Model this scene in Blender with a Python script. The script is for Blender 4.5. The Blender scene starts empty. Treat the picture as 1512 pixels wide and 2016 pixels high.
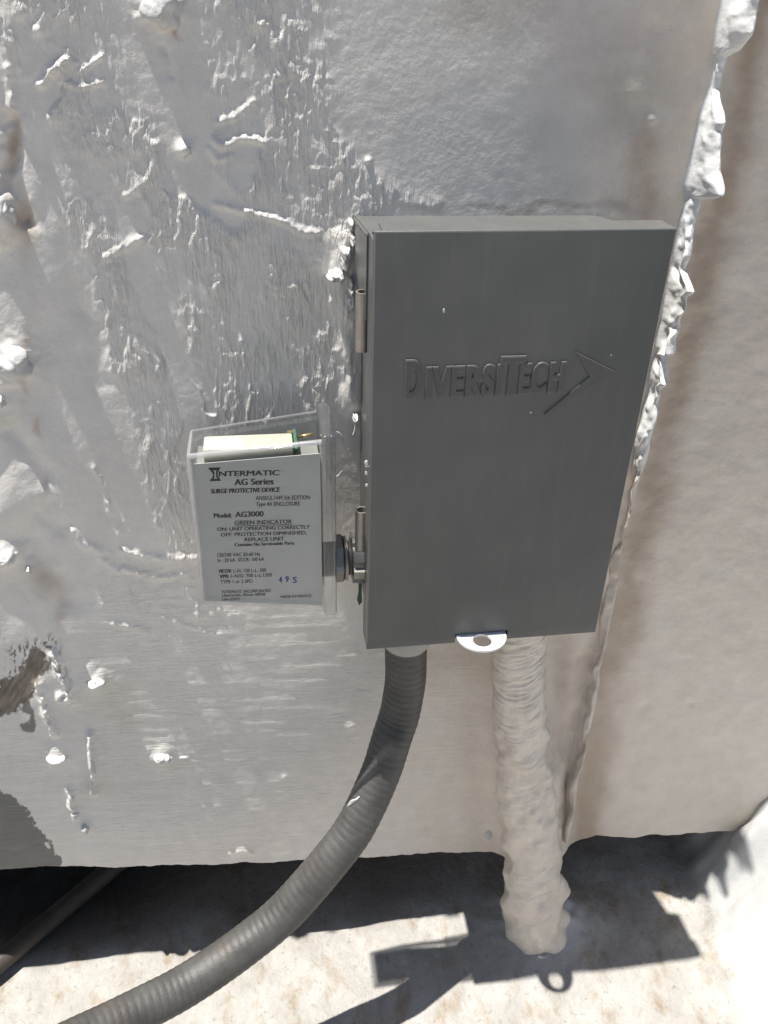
import bpy, bmesh, math, random
import numpy as np
from mathutils import Vector, Matrix

random.seed(7)
rng = np.random.RandomState(11)
sc = bpy.context.scene
G = 0.37                                   # height of the enclosure's bottom edge above the roof

# ------------------------------------------------------------------ camera
FPX = 1660.0
CR = np.array([[0.98970773, -0.14096887, 0.02462483],
               [-0.05343691, -0.52368828, -0.85023237],
               [0.13275203, 0.84016568, -0.52583128]])
CC = np.array([-0.05078958, -0.37257065, 0.32752418 + G])
cam_d = bpy.data.cameras.new('camera')
cam_d.sensor_fit = 'HORIZONTAL'; cam_d.sensor_width = 36.0
cam_d.lens = 36.0 * FPX / 1512.0
cam_d.clip_start = 0.01; cam_d.clip_end = 500.0
cam = bpy.data.objects.new('camera', cam_d); sc.collection.objects.link(cam)
M = Matrix.Identity(4)
for i in range(3):
    M[i][0] = CR[0][i]; M[i][1] = -CR[1][i]; M[i][2] = -CR[2][i]; M[i][3] = CC[i]
cam.matrix_world = M
sc.camera = cam

# ------------------------------------------------------------------ sky, sun, exposure
SUN = Vector((-0.255, 0.008, 1.0)).normalized()
w = bpy.data.worlds.new('World'); sc.world = w; w.use_nodes = True
nt = w.node_tree; nt.nodes.clear()
sky = nt.nodes.new('ShaderNodeTexSky'); sky.sky_type = 'NISHITA'; sky.sun_disc = False
sky.sun_elevation = math.asin(SUN.z); sky.sun_rotation = math.atan2(SUN.x, SUN.y)
sky.air_density = 1.0; sky.dust_density = 1.0
bg = nt.nodes.new('ShaderNodeBackground'); bg.inputs['Strength'].default_value = 0.05
wo = nt.nodes.new('ShaderNodeOutputWorld')
nt.links.new(sky.outputs[0], bg.inputs[0]); nt.links.new(bg.outputs[0], wo.inputs[0])
sd = bpy.data.lights.new('sun', 'SUN'); sd.energy = 5.0; sd.angle = math.radians(0.53); sd.color = (1.0, 0.965, 0.91)
so = bpy.data.objects.new('sun', sd); sc.collection.objects.link(so)
so.rotation_euler = SUN.to_track_quat('Z', 'Y').to_euler(); so.location = (-1, 0, 4)
sc.view_settings.view_transform = 'Standard'; sc.view_settings.look = 'None'
sc.view_settings.gamma = 1.0; sc.view_settings.exposure = 0.75
sc.view_settings.use_curve_mapping = False

# ------------------------------------------------------------------ pixel <-> place
def ray(u, v): return CR.T @ np.array([(u - 756.0) / FPX, (v - 1008.0) / FPX, 1.0])
def onY(u, v, Y):
    d = ray(u, v); return CC + d * (Y - CC[1]) / d[1]
def onX(u, v, X):
    d = ray(u, v); return CC + d * (X - CC[0]) / d[0]
def onZ(u, v, Z):
    d = ray(u, v); return CC + d * (Z - CC[2]) / d[2]
def toPix(P):
    q = (P - CC) @ CR.T
    return 756 + FPX * q[:, 0] / q[:, 2], 1008 + FPX * q[:, 1] / q[:, 2]

# ------------------------------------------------------------------ noise
_T = rng.rand(16, 256, 256)
def vnoise(x, y, s=0):
    T = _T[s % 16]
    xi = np.floor(x).astype(np.int64); yi = np.floor(y).astype(np.int64)
    fx = x - xi; fy = y - yi
    fx = fx * fx * fx * (fx * (fx * 6 - 15) + 10); fy = fy * fy * fy * (fy * (fy * 6 - 15) + 10)
    a = T[xi & 255, yi & 255]; b = T[(xi + 1) & 255, yi & 255]
    c = T[xi & 255, (yi + 1) & 255]; d = T[(xi + 1) & 255, (yi + 1) & 255]
    return (a * (1 - fx) + b * fx) * (1 - fy) + (c * (1 - fx) + d * fx) * fy
def fbm(x, y, s=0, o=4, g=0.5):
    r = 0; a = 1.0; t = 0
    for k in range(o):
        r = r + a * vnoise(x * 2 ** k + 17.3 * k, y * 2 ** k + 5.1 * k, s + k); t += a; a *= g
    return r / t
def sstep(a, b, x):
    t = np.clip((x - a) / (b - a), 0, 1); return t * t * (3 - 2 * t)
def seg_dist(u, v, pts):
    """distance to a polyline and the position along it (0..1)"""
    best = np.full(u.shape, 1e9); pos = np.zeros(u.shape); n = len(pts) - 1
    for i in range(n):
        ax, ay = pts[i]; bx, by = pts[i + 1]
        dx, dy = bx - ax, by - ay
        t = np.clip(((u - ax) * dx + (v - ay) * dy) / (dx * dx + dy * dy + 1e-9), 0, 1)
        d = np.hypot(u - ax - t * dx, v - ay - t * dy)
        m = d < best; best = np.where(m, d, best); pos = np.where(m, (i + t) / n, pos)
    return best, pos
def poly_sd(u, v, pts):
    """signed distance to a polygon, negative inside"""
    d, _ = seg_dist(u, v, list(pts) + [pts[0]])
    ins = np.zeros(u.shape, bool); n = len(pts)
    for i in range(n):
        x1, y1 = pts[i]; x2, y2 = pts[(i + 1) % n]
        c = ((y1 > v) != (y2 > v)) & (u < (x2 - x1) * (v - y1) / (y2 - y1 + 1e-9) + x1)
        ins ^= c
    return np.where(ins, -d, d)
def pmask(u, v, pts, soft): return 1 - sstep(-soft, soft, poly_sd(u, v, pts))

def blend(c, m, col, op):
    k = (np.clip(m, 0, 1) * op)[..., None]; return c * (1 - k) + np.array(col) * k

# ------------------------------------------------------------------ object helpers
def link(o, parent=None):
    sc.collection.objects.link(o)
    if parent is not None: o.parent = parent
    return o
def tag(o, label=None, cat=None, group=None, kind=None):
    for k, val in (('label', label), ('category', cat), ('group', group), ('kind', kind)):
        if val: o[k] = val
    return o
def empty(name, loc, label, cat):
    o = bpy.data.objects.new(name, None); o.empty_display_size = 0.02
    link(o); o.location = loc; tag(o, label, cat); return o
def mesh_obj(name, verts, faces, mat, parent=None, smooth=True):
    me = bpy.data.meshes.new(name); me.from_pydata([tuple(p) for p in verts], [], faces)
    if mat: me.materials.append(mat)
    if smooth: me.polygons.foreach_set('use_smooth', [True] * len(me.polygons))
    me.update()
    o = bpy.data.objects.new(name, me); link(o, parent)
    if parent is not None: o.matrix_parent_inverse = Matrix.Translation(-parent.location)
    return o
def bm_obj(name, bm, mat, parent=None, smooth=False, angle=None):
    me = bpy.data.meshes.new(name); bm.to_mesh(me); bm.free()
    if mat: me.materials.append(mat)
    if smooth:
        me.polygons.foreach_set('use_smooth', [True] * len(me.polygons))
        if angle: me.set_sharp_from_angle(angle=angle)
    o = bpy.data.objects.new(name, me); link(o, parent)
    if parent is not None:
        loc = parent.location if parent.parent is None else parent.parent.location
        o.matrix_parent_inverse = Matrix.Translation(-loc) if parent.type == 'EMPTY' else Matrix.Identity(4)
    return o
def fix(o):
    """child of a mesh part: keep world coordinates as written"""
    o.matrix_parent_inverse = Matrix.Identity(4); return o
def grid_obj(name, P, mat, parent=None, col=None, extra=None):
    n, m = P.shape[:2]
    idx = np.arange(n * m).reshape(n, m)
    f = np.stack([idx[:-1, :-1], idx[1:, :-1], idx[1:, 1:], idx[:-1, 1:]], -1).reshape(-1, 4)
    me = bpy.data.meshes.new(name)
    me.vertices.add(n * m); me.vertices.foreach_set('co', P.reshape(-1).astype(np.float32))
    nf = len(f); me.loops.add(nf * 4); me.loops.foreach_set('vertex_index', f.reshape(-1).astype(np.int32))
    me.polygons.add(nf); me.polygons.foreach_set('loop_start', np.arange(0, nf * 4, 4, dtype=np.int32))
    me.polygons.foreach_set('loop_total', np.full(nf, 4, np.int32))
    me.polygons.foreach_set('use_smooth', np.ones(nf, bool))
    me.update(calc_edges=True)
    if col is not None:
        a = me.color_attributes.new('Col', 'FLOAT_COLOR', 'POINT')
        c4 = np.ones((n * m, 4), np.float32); c4[:, :3] = col.reshape(-1, 3); a.data.foreach_set('color', c4.reshape(-1))
    if extra is not None:
        for k, val in extra.items():
            a = me.attributes.new(k, 'FLOAT', 'POINT'); a.data.foreach_set('value', val.reshape(-1).astype(np.float32))
    if mat: me.materials.append(mat)
    o = bpy.data.objects.new(name, me); link(o, parent)
    if parent is not None and parent.type == 'EMPTY': o.matrix_parent_inverse = Matrix.Translation(-parent.location)
    return o
def box_bm(x0, x1, y0, y1, z0, z1, bev=0.0, seg=2, bm=None):
    bm = bm or bmesh.new()
    vs = [bm.verts.new((x, y, z)) for x in (x0, x1) for y in (y0, y1) for z in (z0, z1)]
    fs = [(0, 1, 3, 2), (4, 6, 7, 5), (0, 4, 5, 1), (2, 3, 7, 6), (0, 2, 6, 4), (1, 5, 7, 3)]
    nf = [bm.faces.new([vs[i] for i in f]) for f in fs]
    if bev > 0:
        es = list({e for f in nf for e in f.edges})
        bmesh.ops.bevel(bm, geom=es, offset=bev, segments=seg, profile=0.5, affect='EDGES')
    return bm
def cyl(bm, a, b, r0, r1=None, n=24, cap=True):
    a = Vector(a); b = Vector(b); r1 = r0 if r1 is None else r1
    q = (b - a).to_track_quat('Z', 'Y')
    A = []; Bv = []
    for i in range(n):
        t = 2 * math.pi * i / n; d = q @ Vector((math.cos(t), math.sin(t), 0))
        A.append(bm.verts.new(a + d * r0)); Bv.append(bm.verts.new(b + d * r1))
    for i in range(n):
        j = (i + 1) % n; bm.faces.new((A[i], A[j], Bv[j], Bv[i]))
    if cap:
        bm.faces.new(A[::-1]); bm.faces.new(Bv)
    return bm
def lathe(bm, origin, axis, prof, n=32, poly=None):
    """prof: list of (distance along axis, radius)"""
    o = Vector(origin); ax = Vector(axis).normalized(); q = ax.to_track_quat('Z', 'Y'); rings = []
    for (t, r) in prof:
        rings.append([bm.verts.new(o + ax * t + (q @ Vector((math.cos(2 * math.pi * i / n), math.sin(2 * math.pi * i / n), 0))) * r) for i in range(n)])
    for A, Bv in zip(rings[:-1], rings[1:]):
        for i in range(n):
            j = (i + 1) % n; bm.faces.new((A[i], A[j], Bv[j], Bv[i]))
    return bm
def catmull(pts, n):
    P = np.array(pts, float); P = np.vstack([2 * P[0] - P[1], P, 2 * P[-1] - P[-2]])
    out = []
    k = len(P) - 3
    for s in np.linspace(0, k - 1e-9, n):
        i = int(s); t = s - i
        p0, p1, p2, p3 = P[i:i + 4]
        out.append(0.5 * ((2 * p1) + (-p0 + p2) * t + (2 * p0 - 5 * p1 + 4 * p2 - p3) * t * t + (-p0 + 3 * p1 - 3 * p2 + p3) * t ** 3))
    C = np.array(out)
    d = np.r_[0, np.cumsum(np.linalg.norm(np.diff(C, axis=0), axis=1))]
    s = np.linspace(0, d[-1], n)
    return np.stack([np.interp(s, d, C[:, i]) for i in range(C.shape[1])], 1), s
def frames(C):
    T = np.gradient(C, axis=0); T /= np.linalg.norm(T, axis=1)[:, None]
    u = np.cross(T[0], [0, 1, 0.3]); u /= np.linalg.norm(u); U = []
    for t in T:
        u = u - t * (u @ t); u = u / np.linalg.norm(u); U.append(u)
    U = np.array(U); return T, U, np.cross(T, U)

# ------------------------------------------------------------------ materials
def new_mat(name):
    m = bpy.data.materials.new(name); m.use_nodes = True
    b = m.node_tree.nodes['Principled BSDF']; return m, m.node_tree, b
def N_(t, typ, **kw):
    n = t.nodes.new(typ)
    for k, val in kw.items(): setattr(n, k, val)
    return n
def noise(t, vec, scale, detail=4, rough=0.55):
    n = N_(t, 'ShaderNodeTexNoise'); n.inputs['Scale'].default_value = scale
    n.inputs['Detail'].default_value = detail; n.inputs['Roughness'].default_value = rough
    t.links.new(vec, n.inputs['Vector']); return n.outputs['Fac']
def ramp(t, fac, a, b, ca, cb):
    r = N_(t, 'ShaderNodeValToRGB'); e = r.color_ramp.elements
    e[0].position = a; e[1].position = b; e[0].color = (*ca, 1); e[1].color = (*cb, 1)
    t.links.new(fac, r.inputs[0]); return r.outputs[0]
def mult(t, a, b, fac=1.0, mode='MULTIPLY'):
    m = N_(t, 'ShaderNodeMix', data_type='RGBA', blend_type=mode)
    m.inputs[0].default_value = fac
    for s, val in ((6, a), (7, b)):
        if isinstance(val, tuple): m.inputs[s].default_value = (*val, 1)
        else: t.links.new(val, m.inputs[s])
    return m.outputs[2]
def bump(t, h, b, strength=1.0, dist=0.001, prev=None):
    n = N_(t, 'ShaderNodeBump'); n.inputs['Strength'].default_value = strength; n.inputs['Distance'].default_value = dist
    t.links.new(h, n.inputs['Height'])
    if prev is not None: t.links.new(prev, n.inputs['Normal'])
    if b is not None: t.links.new(n.outputs[0], b.inputs['Normal'])
    return n.outputs[0]
def simple(name, col, rough=0.5, metal=0.0, spec=0.5, var=0.08, vscale=120, bmp=0.0, bscale=900):
    m, t, b = new_mat(name)
    tc = N_(t, 'ShaderNodeTexCoord').outputs['Object']
    f = noise(t, tc, vscale, 5)
    c = ramp(t, f, 0.3, 0.7, tuple(x * (1 - var) for x in col), tuple(min(1, x * (1 + var)) for x in col))
    t.links.new(c, b.inputs['Base Color'])
    b.inputs['Roughness'].default_value = rough; b.inputs['Metallic'].default_value = metal
    b.inputs['Specular IOR Level'].default_value = spec
    if bmp > 0: bump(t, noise(t, tc, bscale, 3), b, 1.0, bmp)
    return m

def wall_material():
    m, t, b = new_mat('elastomeric_coating')
    tc = N_(t, 'ShaderNodeTexCoord').outputs['Object']
    at = N_(t, 'ShaderNodeAttribute', attribute_name='Col').outputs['Color']
    c = mult(t, at, ramp(t, noise(t, tc, 70, 6, .65), .25, .75, (.9, .895, .89), (1.05, 1.05, 1.05)))
    c = mult(t, c, ramp(t, noise(t, tc, 900, 3, .6), .28, .42, (.86, .85, .83), (1, 1, 1)))
    t.links.new(c, b.inputs['Base Color'])
    b.inputs['Roughness'].default_value = 0.42; b.inputs['Specular IOR Level'].default_value = 0.45
    # fine relief: vertical combing and sideways brushing, each where the coat was worked that way
    def streak(sx, sz, scale):
        mp = N_(t, 'ShaderNodeMapping'); mp.inputs['Scale'].default_value = (sx, 1, sz)
        t.links.new(tc, mp.inputs['Vector']); return noise(t, mp.outputs[0], scale, 3, .6)
    def masked(h, attr):
        a = N_(t, 'ShaderNodeAttribute', attribute_name=attr).outputs['Fac']
        mm = N_(t, 'ShaderNodeMath', operation='MULTIPLY'); t.links.new(h, mm.inputs[0]); t.links.new(a, mm.inputs[1]); return mm.outputs[0]
    n1 = bump(t, masked(streak(1, .16, 620), 'vcomb'), None, 1.0, .0018)
    n2 = bump(t, masked(streak(.12, 1, 560), 'hcomb'), None, 1.0, .0007, n1)
    bump(t, noise(t, tc, 260, 5, .6), b, 1.0, .00036, n2)
    return m

def roof_material():
    m, t, b = new_mat('coated_roof_deck')
    tc = N_(t, 'ShaderNodeTexCoord').outputs['Object']
    at = N_(t, 'ShaderNodeAttribute', attribute_name='Col').outputs['Color']
    c = mult(t, at, ramp(t, noise(t, tc, 30, 8, .7), .32, .66, (.76, .74, .71), (1.04, 1.04, 1.04)))
    mp = N_(t, 'ShaderNodeMapping'); mp.inputs['Scale'].default_value = (1, .55, 1); t.links.new(tc, mp.inputs['Vector'])
    st = ramp(t, noise(t, mp.outputs[0], 44, 7, .70), .52, .68, (1, 1, 1), (.74, .58, .40))
    c2 = mult(t, c, st, .85)
    c2 = mult(t, c2, ramp(t, noise(t, tc, 210, 4, .6), .27, .40, (.55, .50, .43), (1, 1, 1)), .7)
    ga = N_(t, 'ShaderNodeAttribute', attribute_name='grit').outputs['Fac']
    mx = N_(t, 'ShaderNodeMix', data_type='RGBA'); t.links.new(ga, mx.inputs[0]); t.links.new(at, mx.inputs[6]); t.links.new(c2, mx.inputs[7]); c = mx.outputs[2]
    t.links.new(c, b.inputs['Base Color'])
    b.inputs['Roughness'].default_value = 0.6; b.inputs['Specular IOR Level'].default_value = 0.3
    gh = N_(t, 'ShaderNodeMath', operation='MULTIPLY'); t.links.new(noise(t, tc, 110, 6, .68), gh.inputs[0]); t.links.new(ga, gh.inputs[1])
    n1 = bump(t, gh.outputs[0], None, 1.0, .0026)
    bump(t, noise(t, tc, 900, 3, .6), b, 1.0, .0003, n1)
    return m

MW = wall_material(); MR = roof_material()
def enamel():
    m, t, b = new_mat('grey_enamel'); tc = N_(t, 'ShaderNodeTexCoord').outputs['Object']
    c = ramp(t, noise(t, tc, 26, 6, .6), .3, .7, (.104, .106, .102), (.121, .122, .117))
    mp = N_(t, 'ShaderNodeMapping'); mp.inputs['Scale'].default_value = (1, 1, .12); t.links.new(tc, mp.inputs['Vector'])
    c = mult(t, c, ramp(t, noise(t, mp.outputs[0], 160, 5, .6), .5, .75, (1, 1, 1), (1.16, 1.15, 1.12)), .7)      # faint dusty water runs
    c = mult(t, c, ramp(t, noise(t, tc, 1100, 2, .5), .70, .76, (1, 1, 1), (1.7, 1.65, 1.55)), .7)                 # specks of dust
    t.links.new(c, b.inputs['Base Color'])
    r = ramp(t, noise(t, tc, 40, 5, .6), .3, .7, (.32, .32, .32), (.48, .48, .48)); t.links.new(r, b.inputs['Roughness'])
    b.inputs['Specular IOR Level'].default_value = .35
    n1 = bump(t, noise(t, tc, 14, 2, .5), None, 1.0, .0012)
    bump(t, noise(t, tc, 1500, 3), b, 1.0, .00006, n1); return m
M_paint = enamel()
M_zinc = simple('zinc_plate', (.25, .24, .22), .42, .55, .5, .12, 300)
M_tab = simple('bright_zinc_tab', (.78, .78, .78), .5, .15, .5, .06, 300, .00008, 900)
M_hinge = simple('galvanised_hinge', (.34, .315, .28), .42, .55, .5, .12, 250)
M_dark = simple('dark_inside', (.012, .012, .012), .8, 0, .2)
M_white = simple('white_sealant', (.60, .595, .58), .38, 0, .5, .05, 120, .0004, 350)
M_cream = simple('cream_block', (.56, .52, .42), .6, 0, .3, .05, 100)
M_pcb = simple('green_board', (.06, .16, .10), .4)
M_gold = simple('brass_lead', (.75, .55, .22), .3, .9)
M_label = simple('silver_label', (.52, .505, .485), .5, .0, .5, .04, 60)
M_ink = simple('black_ink', (.010, .010, .012), .5)
M_blue = simple('blue_ink', (.006, .03, .24), .5)
M_core = simple('dusty_sheet_metal', (.10, .095, .09), .7)
M_green = simple('green_tape', (.015, .045, .028), .5)

def clear_plastic():
    m, t, b = new_mat('clear_polycarbonate'); t.nodes.remove(b)
    out = [n for n in t.nodes if n.type == 'OUTPUT_MATERIAL'][0]
    tr = N_(t, 'ShaderNodeBsdfTransparent'); tr.inputs[0].default_value = (.95, .96, .96, 1)
    gl = N_(t, 'ShaderNodeBsdfGlossy'); gl.inputs['Roughness'].default_value = .07; gl.inputs[0].default_value = (1, 1, 1, 1)
    lw = N_(t, 'ShaderNodeLayerWeight'); lw.inputs['Blend'].default_value = .5
    pw = N_(t, 'ShaderNodeMath', operation='POWER'); pw.inputs[1].default_value = 4.0; t.links.new(lw.outputs['Facing'], pw.inputs[0])
    fr = N_(t, 'ShaderNodeMath', operation='MULTIPLY_ADD'); fr.inputs[1].default_value = .85; fr.inputs[2].default_value = .010; t.links.new(pw.outputs[0], fr.inputs[0])
    mx = N_(t, 'ShaderNodeMixShader')
    t.links.new(fr.outputs[0], mx.inputs[0]); t.links.new(tr.outputs[0], mx.inputs[1]); t.links.new(gl.outputs[0], mx.inputs[2])
    t.links.new(mx.outputs[0], out.inputs['Surface'])
    return m
M_clear = clear_plastic()
def edge_plastic(name, tcol, haze):
    m, t, b = new_mat(name); t.nodes.remove(b)
    out = [n for n in t.nodes if n.type == 'OUTPUT_MATERIAL'][0]
    tr = N_(t, 'ShaderNodeBsdfTransparent'); tr.inputs[0].default_value = (*tcol, 1)
    df = N_(t, 'ShaderNodeBsdfTranslucent'); df.inputs[0].default_value = (.8, .8, .82, 1)
    d2 = N_(t, 'ShaderNodeBsdfDiffuse'); d2.inputs[0].default_value = (.8, .8, .82, 1)
    ad = N_(t, 'ShaderNodeMixShader'); ad.inputs[0].default_value = .5; t.links.new(df.outputs[0], ad.inputs[1]); t.links.new(d2.outputs[0], ad.inputs[2])
    gl = N_(t, 'ShaderNodeBsdfGlossy'); gl.inputs['Roughness'].default_value = .10
    m1 = N_(t, 'ShaderNodeMixShader'); m1.inputs[0].default_value = haze; t.links.new(tr.outputs[0], m1.inputs[1]); t.links.new(ad.outputs[0], m1.inputs[2])
    lw = N_(t, 'ShaderNodeLayerWeight'); lw.inputs['Blend'].default_value = .5
    pw = N_(t, 'ShaderNodeMath', operation='POWER'); pw.inputs[1].default_value = 3.0; t.links.new(lw.outputs['Facing'], pw.inputs[0])
    fr = N_(t, 'ShaderNodeMath', operation='MULTIPLY_ADD'); fr.inputs[1].default_value = .8; fr.inputs[2].default_value = .06; t.links.new(pw.outputs[0], fr.inputs[0])
    m2 = N_(t, 'ShaderNodeMixShader'); t.links.new(fr.outputs[0], m2.inputs[0]); t.links.new(m1.outputs[0], m2.inputs[1]); t.links.new(gl.outputs[0], m2.inputs[2])
    t.links.new(m2.outputs[0], out.inputs['Surface']); return m
M_rim = edge_plastic('moulded_plastic_edge', (.75, .76, .77), .48)  # white haze painted in for the highlight along the case edges
M_flange = edge_plastic('thick_clear_plastic', (.90, .91, .92), .07)

# ------------------------------------------------------------------ roof deck
def roof_z(x, y):
    xb = np.interp(y, [-.6, -.06, 0, .05, .12], [.20, .272, .292, .312, .335])
    wd = np.interp(y, [-.6, -.06, 0, .05, .12], [.25, .16, .10, .055, .05])
    ht = np.interp(y, [-.6, -.06, .05, .12], [.06, .085, .105, .10])
    xb = xb + (fbm(x * 0 + y * 26, y * 0 + 1.5, 11, 3) - .5) * .030 - .008
    bank = ht * sstep(0, 1, (x - xb) / wd)
    lump = (fbm(x * 22, y * 22, 3, 4) - .5) * .006 + (fbm(x * 90, y * 90, 5, 3) - .5) * .0016
    lump = lump + bank * (fbm(x * 26, y * 26, 7, 4) - .5) * .8
    pile = .026 * np.exp(-(((x - .165) / .042) ** 2 + ((y - .040) / .034) ** 2)) * (.6 + .8 * fbm(x * 60, y * 60, 9, 3))
    return bank + lump + pile
xs = np.r_[-30, -12, -5, -2, -1, np.arange(-.95, -.45, .025), np.arange(-.45, .56, .0025), .7, 1, 2, 5, 12, 30]
ys = np.r_[-30, -12, -5, -2, np.arange(-2.2, -.30, .05), np.arange(-.30, .26, .0025), .32, .45, .7, 1.2, 3, 8, 30]
X, Y = np.meshgrid(xs, ys, indexing='ij')
Zr = roof_z(X, Y)
far = (np.abs(X) > .8) | (Y < -.5) | (Y > .6)
Zr = np.where(far, 0, Zr)
rc = np.zeros(X.shape + (3,)); rc[:] = (.41, .397, .375)
bk = sstep(.004, .02, Zr)[..., None]
rc = rc * (1 - bk) + np.array((.50, .50, .49)) * bk
# the white coat lies beside the unit; its tone changes beyond it and under it
ed = (fbm(X * 3, Y * 3, 4, 3) - .5) * .12
rc = blend(rc, 1 - sstep(-1.3, -1.2, Y + ed), (.14, .136, .13), 1.0)  # unseen darker roof added beyond the coat to cut bounce light
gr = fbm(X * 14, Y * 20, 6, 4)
rc = blend(rc, sstep(.045, .10, Y + (gr - .5) * .05) * (1 - .8 * sstep(.03, .14, X)), (.18, .16, .135), .9)  # brown grime under the unit, with the gap's shade painted in
rc = blend(rc, sstep(.05, .13, Y + (gr - .5) * .04 - (X + .25) * .12) * (1 - sstep(-.22, -.06, X)), (.022, .02, .018), .95)  # near-black shade painted deep in the gap at the left
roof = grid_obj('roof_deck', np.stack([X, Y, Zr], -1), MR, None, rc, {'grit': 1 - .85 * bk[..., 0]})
tag(roof, 'white coated roof deck with rust specks and a smooth bank', kind='structure')

# ------------------------------------------------------------------ coated wall
SEAM = 0.178
def bottom_z(x):
    b = np.interp(x, [-1.2, -.27, -.12, .09, .13, .17, .21, .25, .29, .35, 1.2], [-.20, -.243, -.262, -.287, -.292, -.292, -.287, -.295, -.297, -.300, -.33])
    return b + G + (fbm(x * 70, x * 0 + 3.3, 2, 4) - .5) * .006
def wall_y(x, z):
    zz = z - G
    t = zz - .02
    soft = .5 * (t + np.sqrt(t * t + .0025))
    a = .027 * (1 - sstep(-.03, .10, x)) + .004
    lf_ = 1 - sstep(-.06, .10, x)
    y = .0655 + a * soft + .016 * np.minimum(zz - .02, 0) * lf_
    return y

def wall_fields(x, z):
    """outward relief (m), colour and brushing masks, laid out from where each mark sits in the photograph"""
    y0 = wall_y(x, z)
    u, v = toPix(np.stack([x.ravel(), y0.ravel(), z.ravel()], 1)); u = u.reshape(x.shape); v = v.reshape(x.shape)
    wu = u + (fbm(u / 60, v / 60, 1, 3) - .5) * 40; wv = v + (fbm(u / 60 + 9, v / 60, 2, 3) - .5) * 40
    h = np.zeros(x.shape)
    mm = .001
    # worked zones
    comb = pmask(wu, wv, [(375, -200), (640, -200), (650, 250), (720, 330), (860, 400), (700, 450), (690, 830), (640, 815), (360, 870), (400, 1190), (330, 1260),
                          (215, 1150), (280, 900), (190, 640), (140, 430), (80, 180), (10, 120), (10, -200), (200, -200), (260, 190), (375, 260)], 28)
    for lane, wd in (([(350, -200), (352, 60), (355, 300)], 48), ([(250, 400), (262, 500), (330, 650), (385, 900)], 27), ([(150, 520), (205, 800), (300, 1130)], 30),
                     ([(360, 300), (380, 360), (460, 425)], 30), ([(90, 160), (70, 220)], 26), ([(300, 500), (410, 800)], 12), ([(480, 290), (470, 350)], 26)):
        d, _ = seg_dist(wu, wv, lane); comb = comb * sstep(wd * .7, wd * 1.35, d)
    comb = comb * (.35 + .65 * sstep(.34, .6, fbm(u / 70, v / 90, 6, 3)))
    brush = pmask(wu, wv, [(150, 1180), (400, 1200), (640, 1215), (760, 1260), (960, 1290), (980, 1690), (-200, 1720), (-200, 1430), (150, 1420)], 60)
    hor2 = pmask(wu, wv, [(215, 1090), (400, 1120), (420, 1270), (230, 1265), (190, 1180)], 25)
    right = sstep(960, 1100, u + (v - 1300) * .2)
    # combed ridges, broken up
    r1 = vnoise(wu / 6.5, wv / 48, 3) * .55 + vnoise(wu / 12, wv / 30, 4) * .45
    r2 = fbm(wu / 24, wv / 22, 8, 3)
    h += comb * mm * (1.9 * np.maximum(0, r1 - .46) + .8 * np.maximum(0, r2 - .50) * 2)
    r3 = vnoise(wu / 46, wv / 13, 5) * .6 + vnoise(wu / 20, wv / 9, 6) * .4
    h += hor2 * mm * 1.6 * np.maximum(0, r3 - .5)
    h += brush * mm * .22 * (vnoise((u + v * .15) / 90, (v + u * .03) / 9, 7) - .5)
    # broad hand-trowelled waves
    h += mm * (1.3 * (fbm(u / 260, v / 260, 9, 3) - .5) + 1.0 * (fbm(u / 75, v / 75, 10, 3) - .5) * (.4 + 1.1 * right))
    h += right * mm * (1.0 * (fbm(u / 34, v / 26, 12, 4) - .5))
    h += mm * .12 * (fbm(u / 14, v / 14, 13, 3) - .5)
    left = 1 - sstep(30, 190, u - (v - 600) * .06)
    h += left * mm * 3.2 * (fbm((u + v * .55) / 95, (v - u * .35) / 190, 14, 2) - .45)
    # beads, runs and trowel marks
    for pts, wd, ht, jag in [
        ([(428, 404), (470, 412), (540, 430), (600, 455), (628, 457)], 7, 1.5, .6), ([(212, 505), (240, 490), (275, 470)], 9, 1.3, .7),
        ([(420, 274), (432, 286), (452, 286), (472, 272), (505, 272), (522, 284)], 8, 1.5, .3), ([(408, 290), (425, 312), (455, 308)], 6, .9, .3),
        ([(250, 385), (288, 358), (306, 320), (308, 285)], 8, 1.0, .4), ([(16, 135), (22, 170), (24, 215)], 9, 1.8, .5), ([(82, 165), (95, 145), (130, 120)], 10, 2.2, .5),
        ([(120, 160), (165, 172), (205, 160)], 6, 1.0, .5), ([(160, 140), (200, 110)], 5, 1.2, .8), ([(430, 240), (470, 225), (500, 200)], 7, 1.1, .8),
        ([(176, 1445), (182, 1500), (186, 1555)], 9, 5.0, .5), ([(112, 1282), (122, 1315), (136, 1352), (146, 1378)], 11, 4.0, .8), ([(77, 1345), (88, 1375), (97, 1410), (104, 1443)], 9, 4.0, .7),
        ([(120, 1365), (118, 1375), (140, 1378)], 6, 2.6, .8), ([(136, 1550), (143, 1565), (140, 1585)], 8, 3.4, .6), ([(146, 1595), (148, 1606)], 8, 3.2, .5),
        ([(240, 1085), (300, 1098), (395, 1100)], 7, 1.2, .8), ([(240, 1118), (300, 1140), (370, 1130)], 6, 1.0, .9), ([(195, 1100), (240, 1130)], 7, .9, .9),
        ([(145, 1045), (160, 1070), (200, 1085)], 9, 1.4, .5), ([(185, 920), (205, 960), (215, 1010)], 5, .8, .9), ([(225, 1230), (290, 1240)], 8, 1.0, .9),
        ([(455, 1680), (480, 1672), (498, 1678)], 5, 1.5, .5), ([(430, 1200), (470, 1213)], 8, .5, .9), ([(345, 1225), (400, 1243)], 5, .8, .9)]:
        d, p = seg_dist(wu * .25 + u * .75, wv * .25 + v * .75, pts)
        prof = np.exp(-(d / wd) ** 2) * (1 - jag + jag * 1.6 * fbm(u / 9, v / 9, 15, 2))
        h += mm * ht * prof
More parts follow.
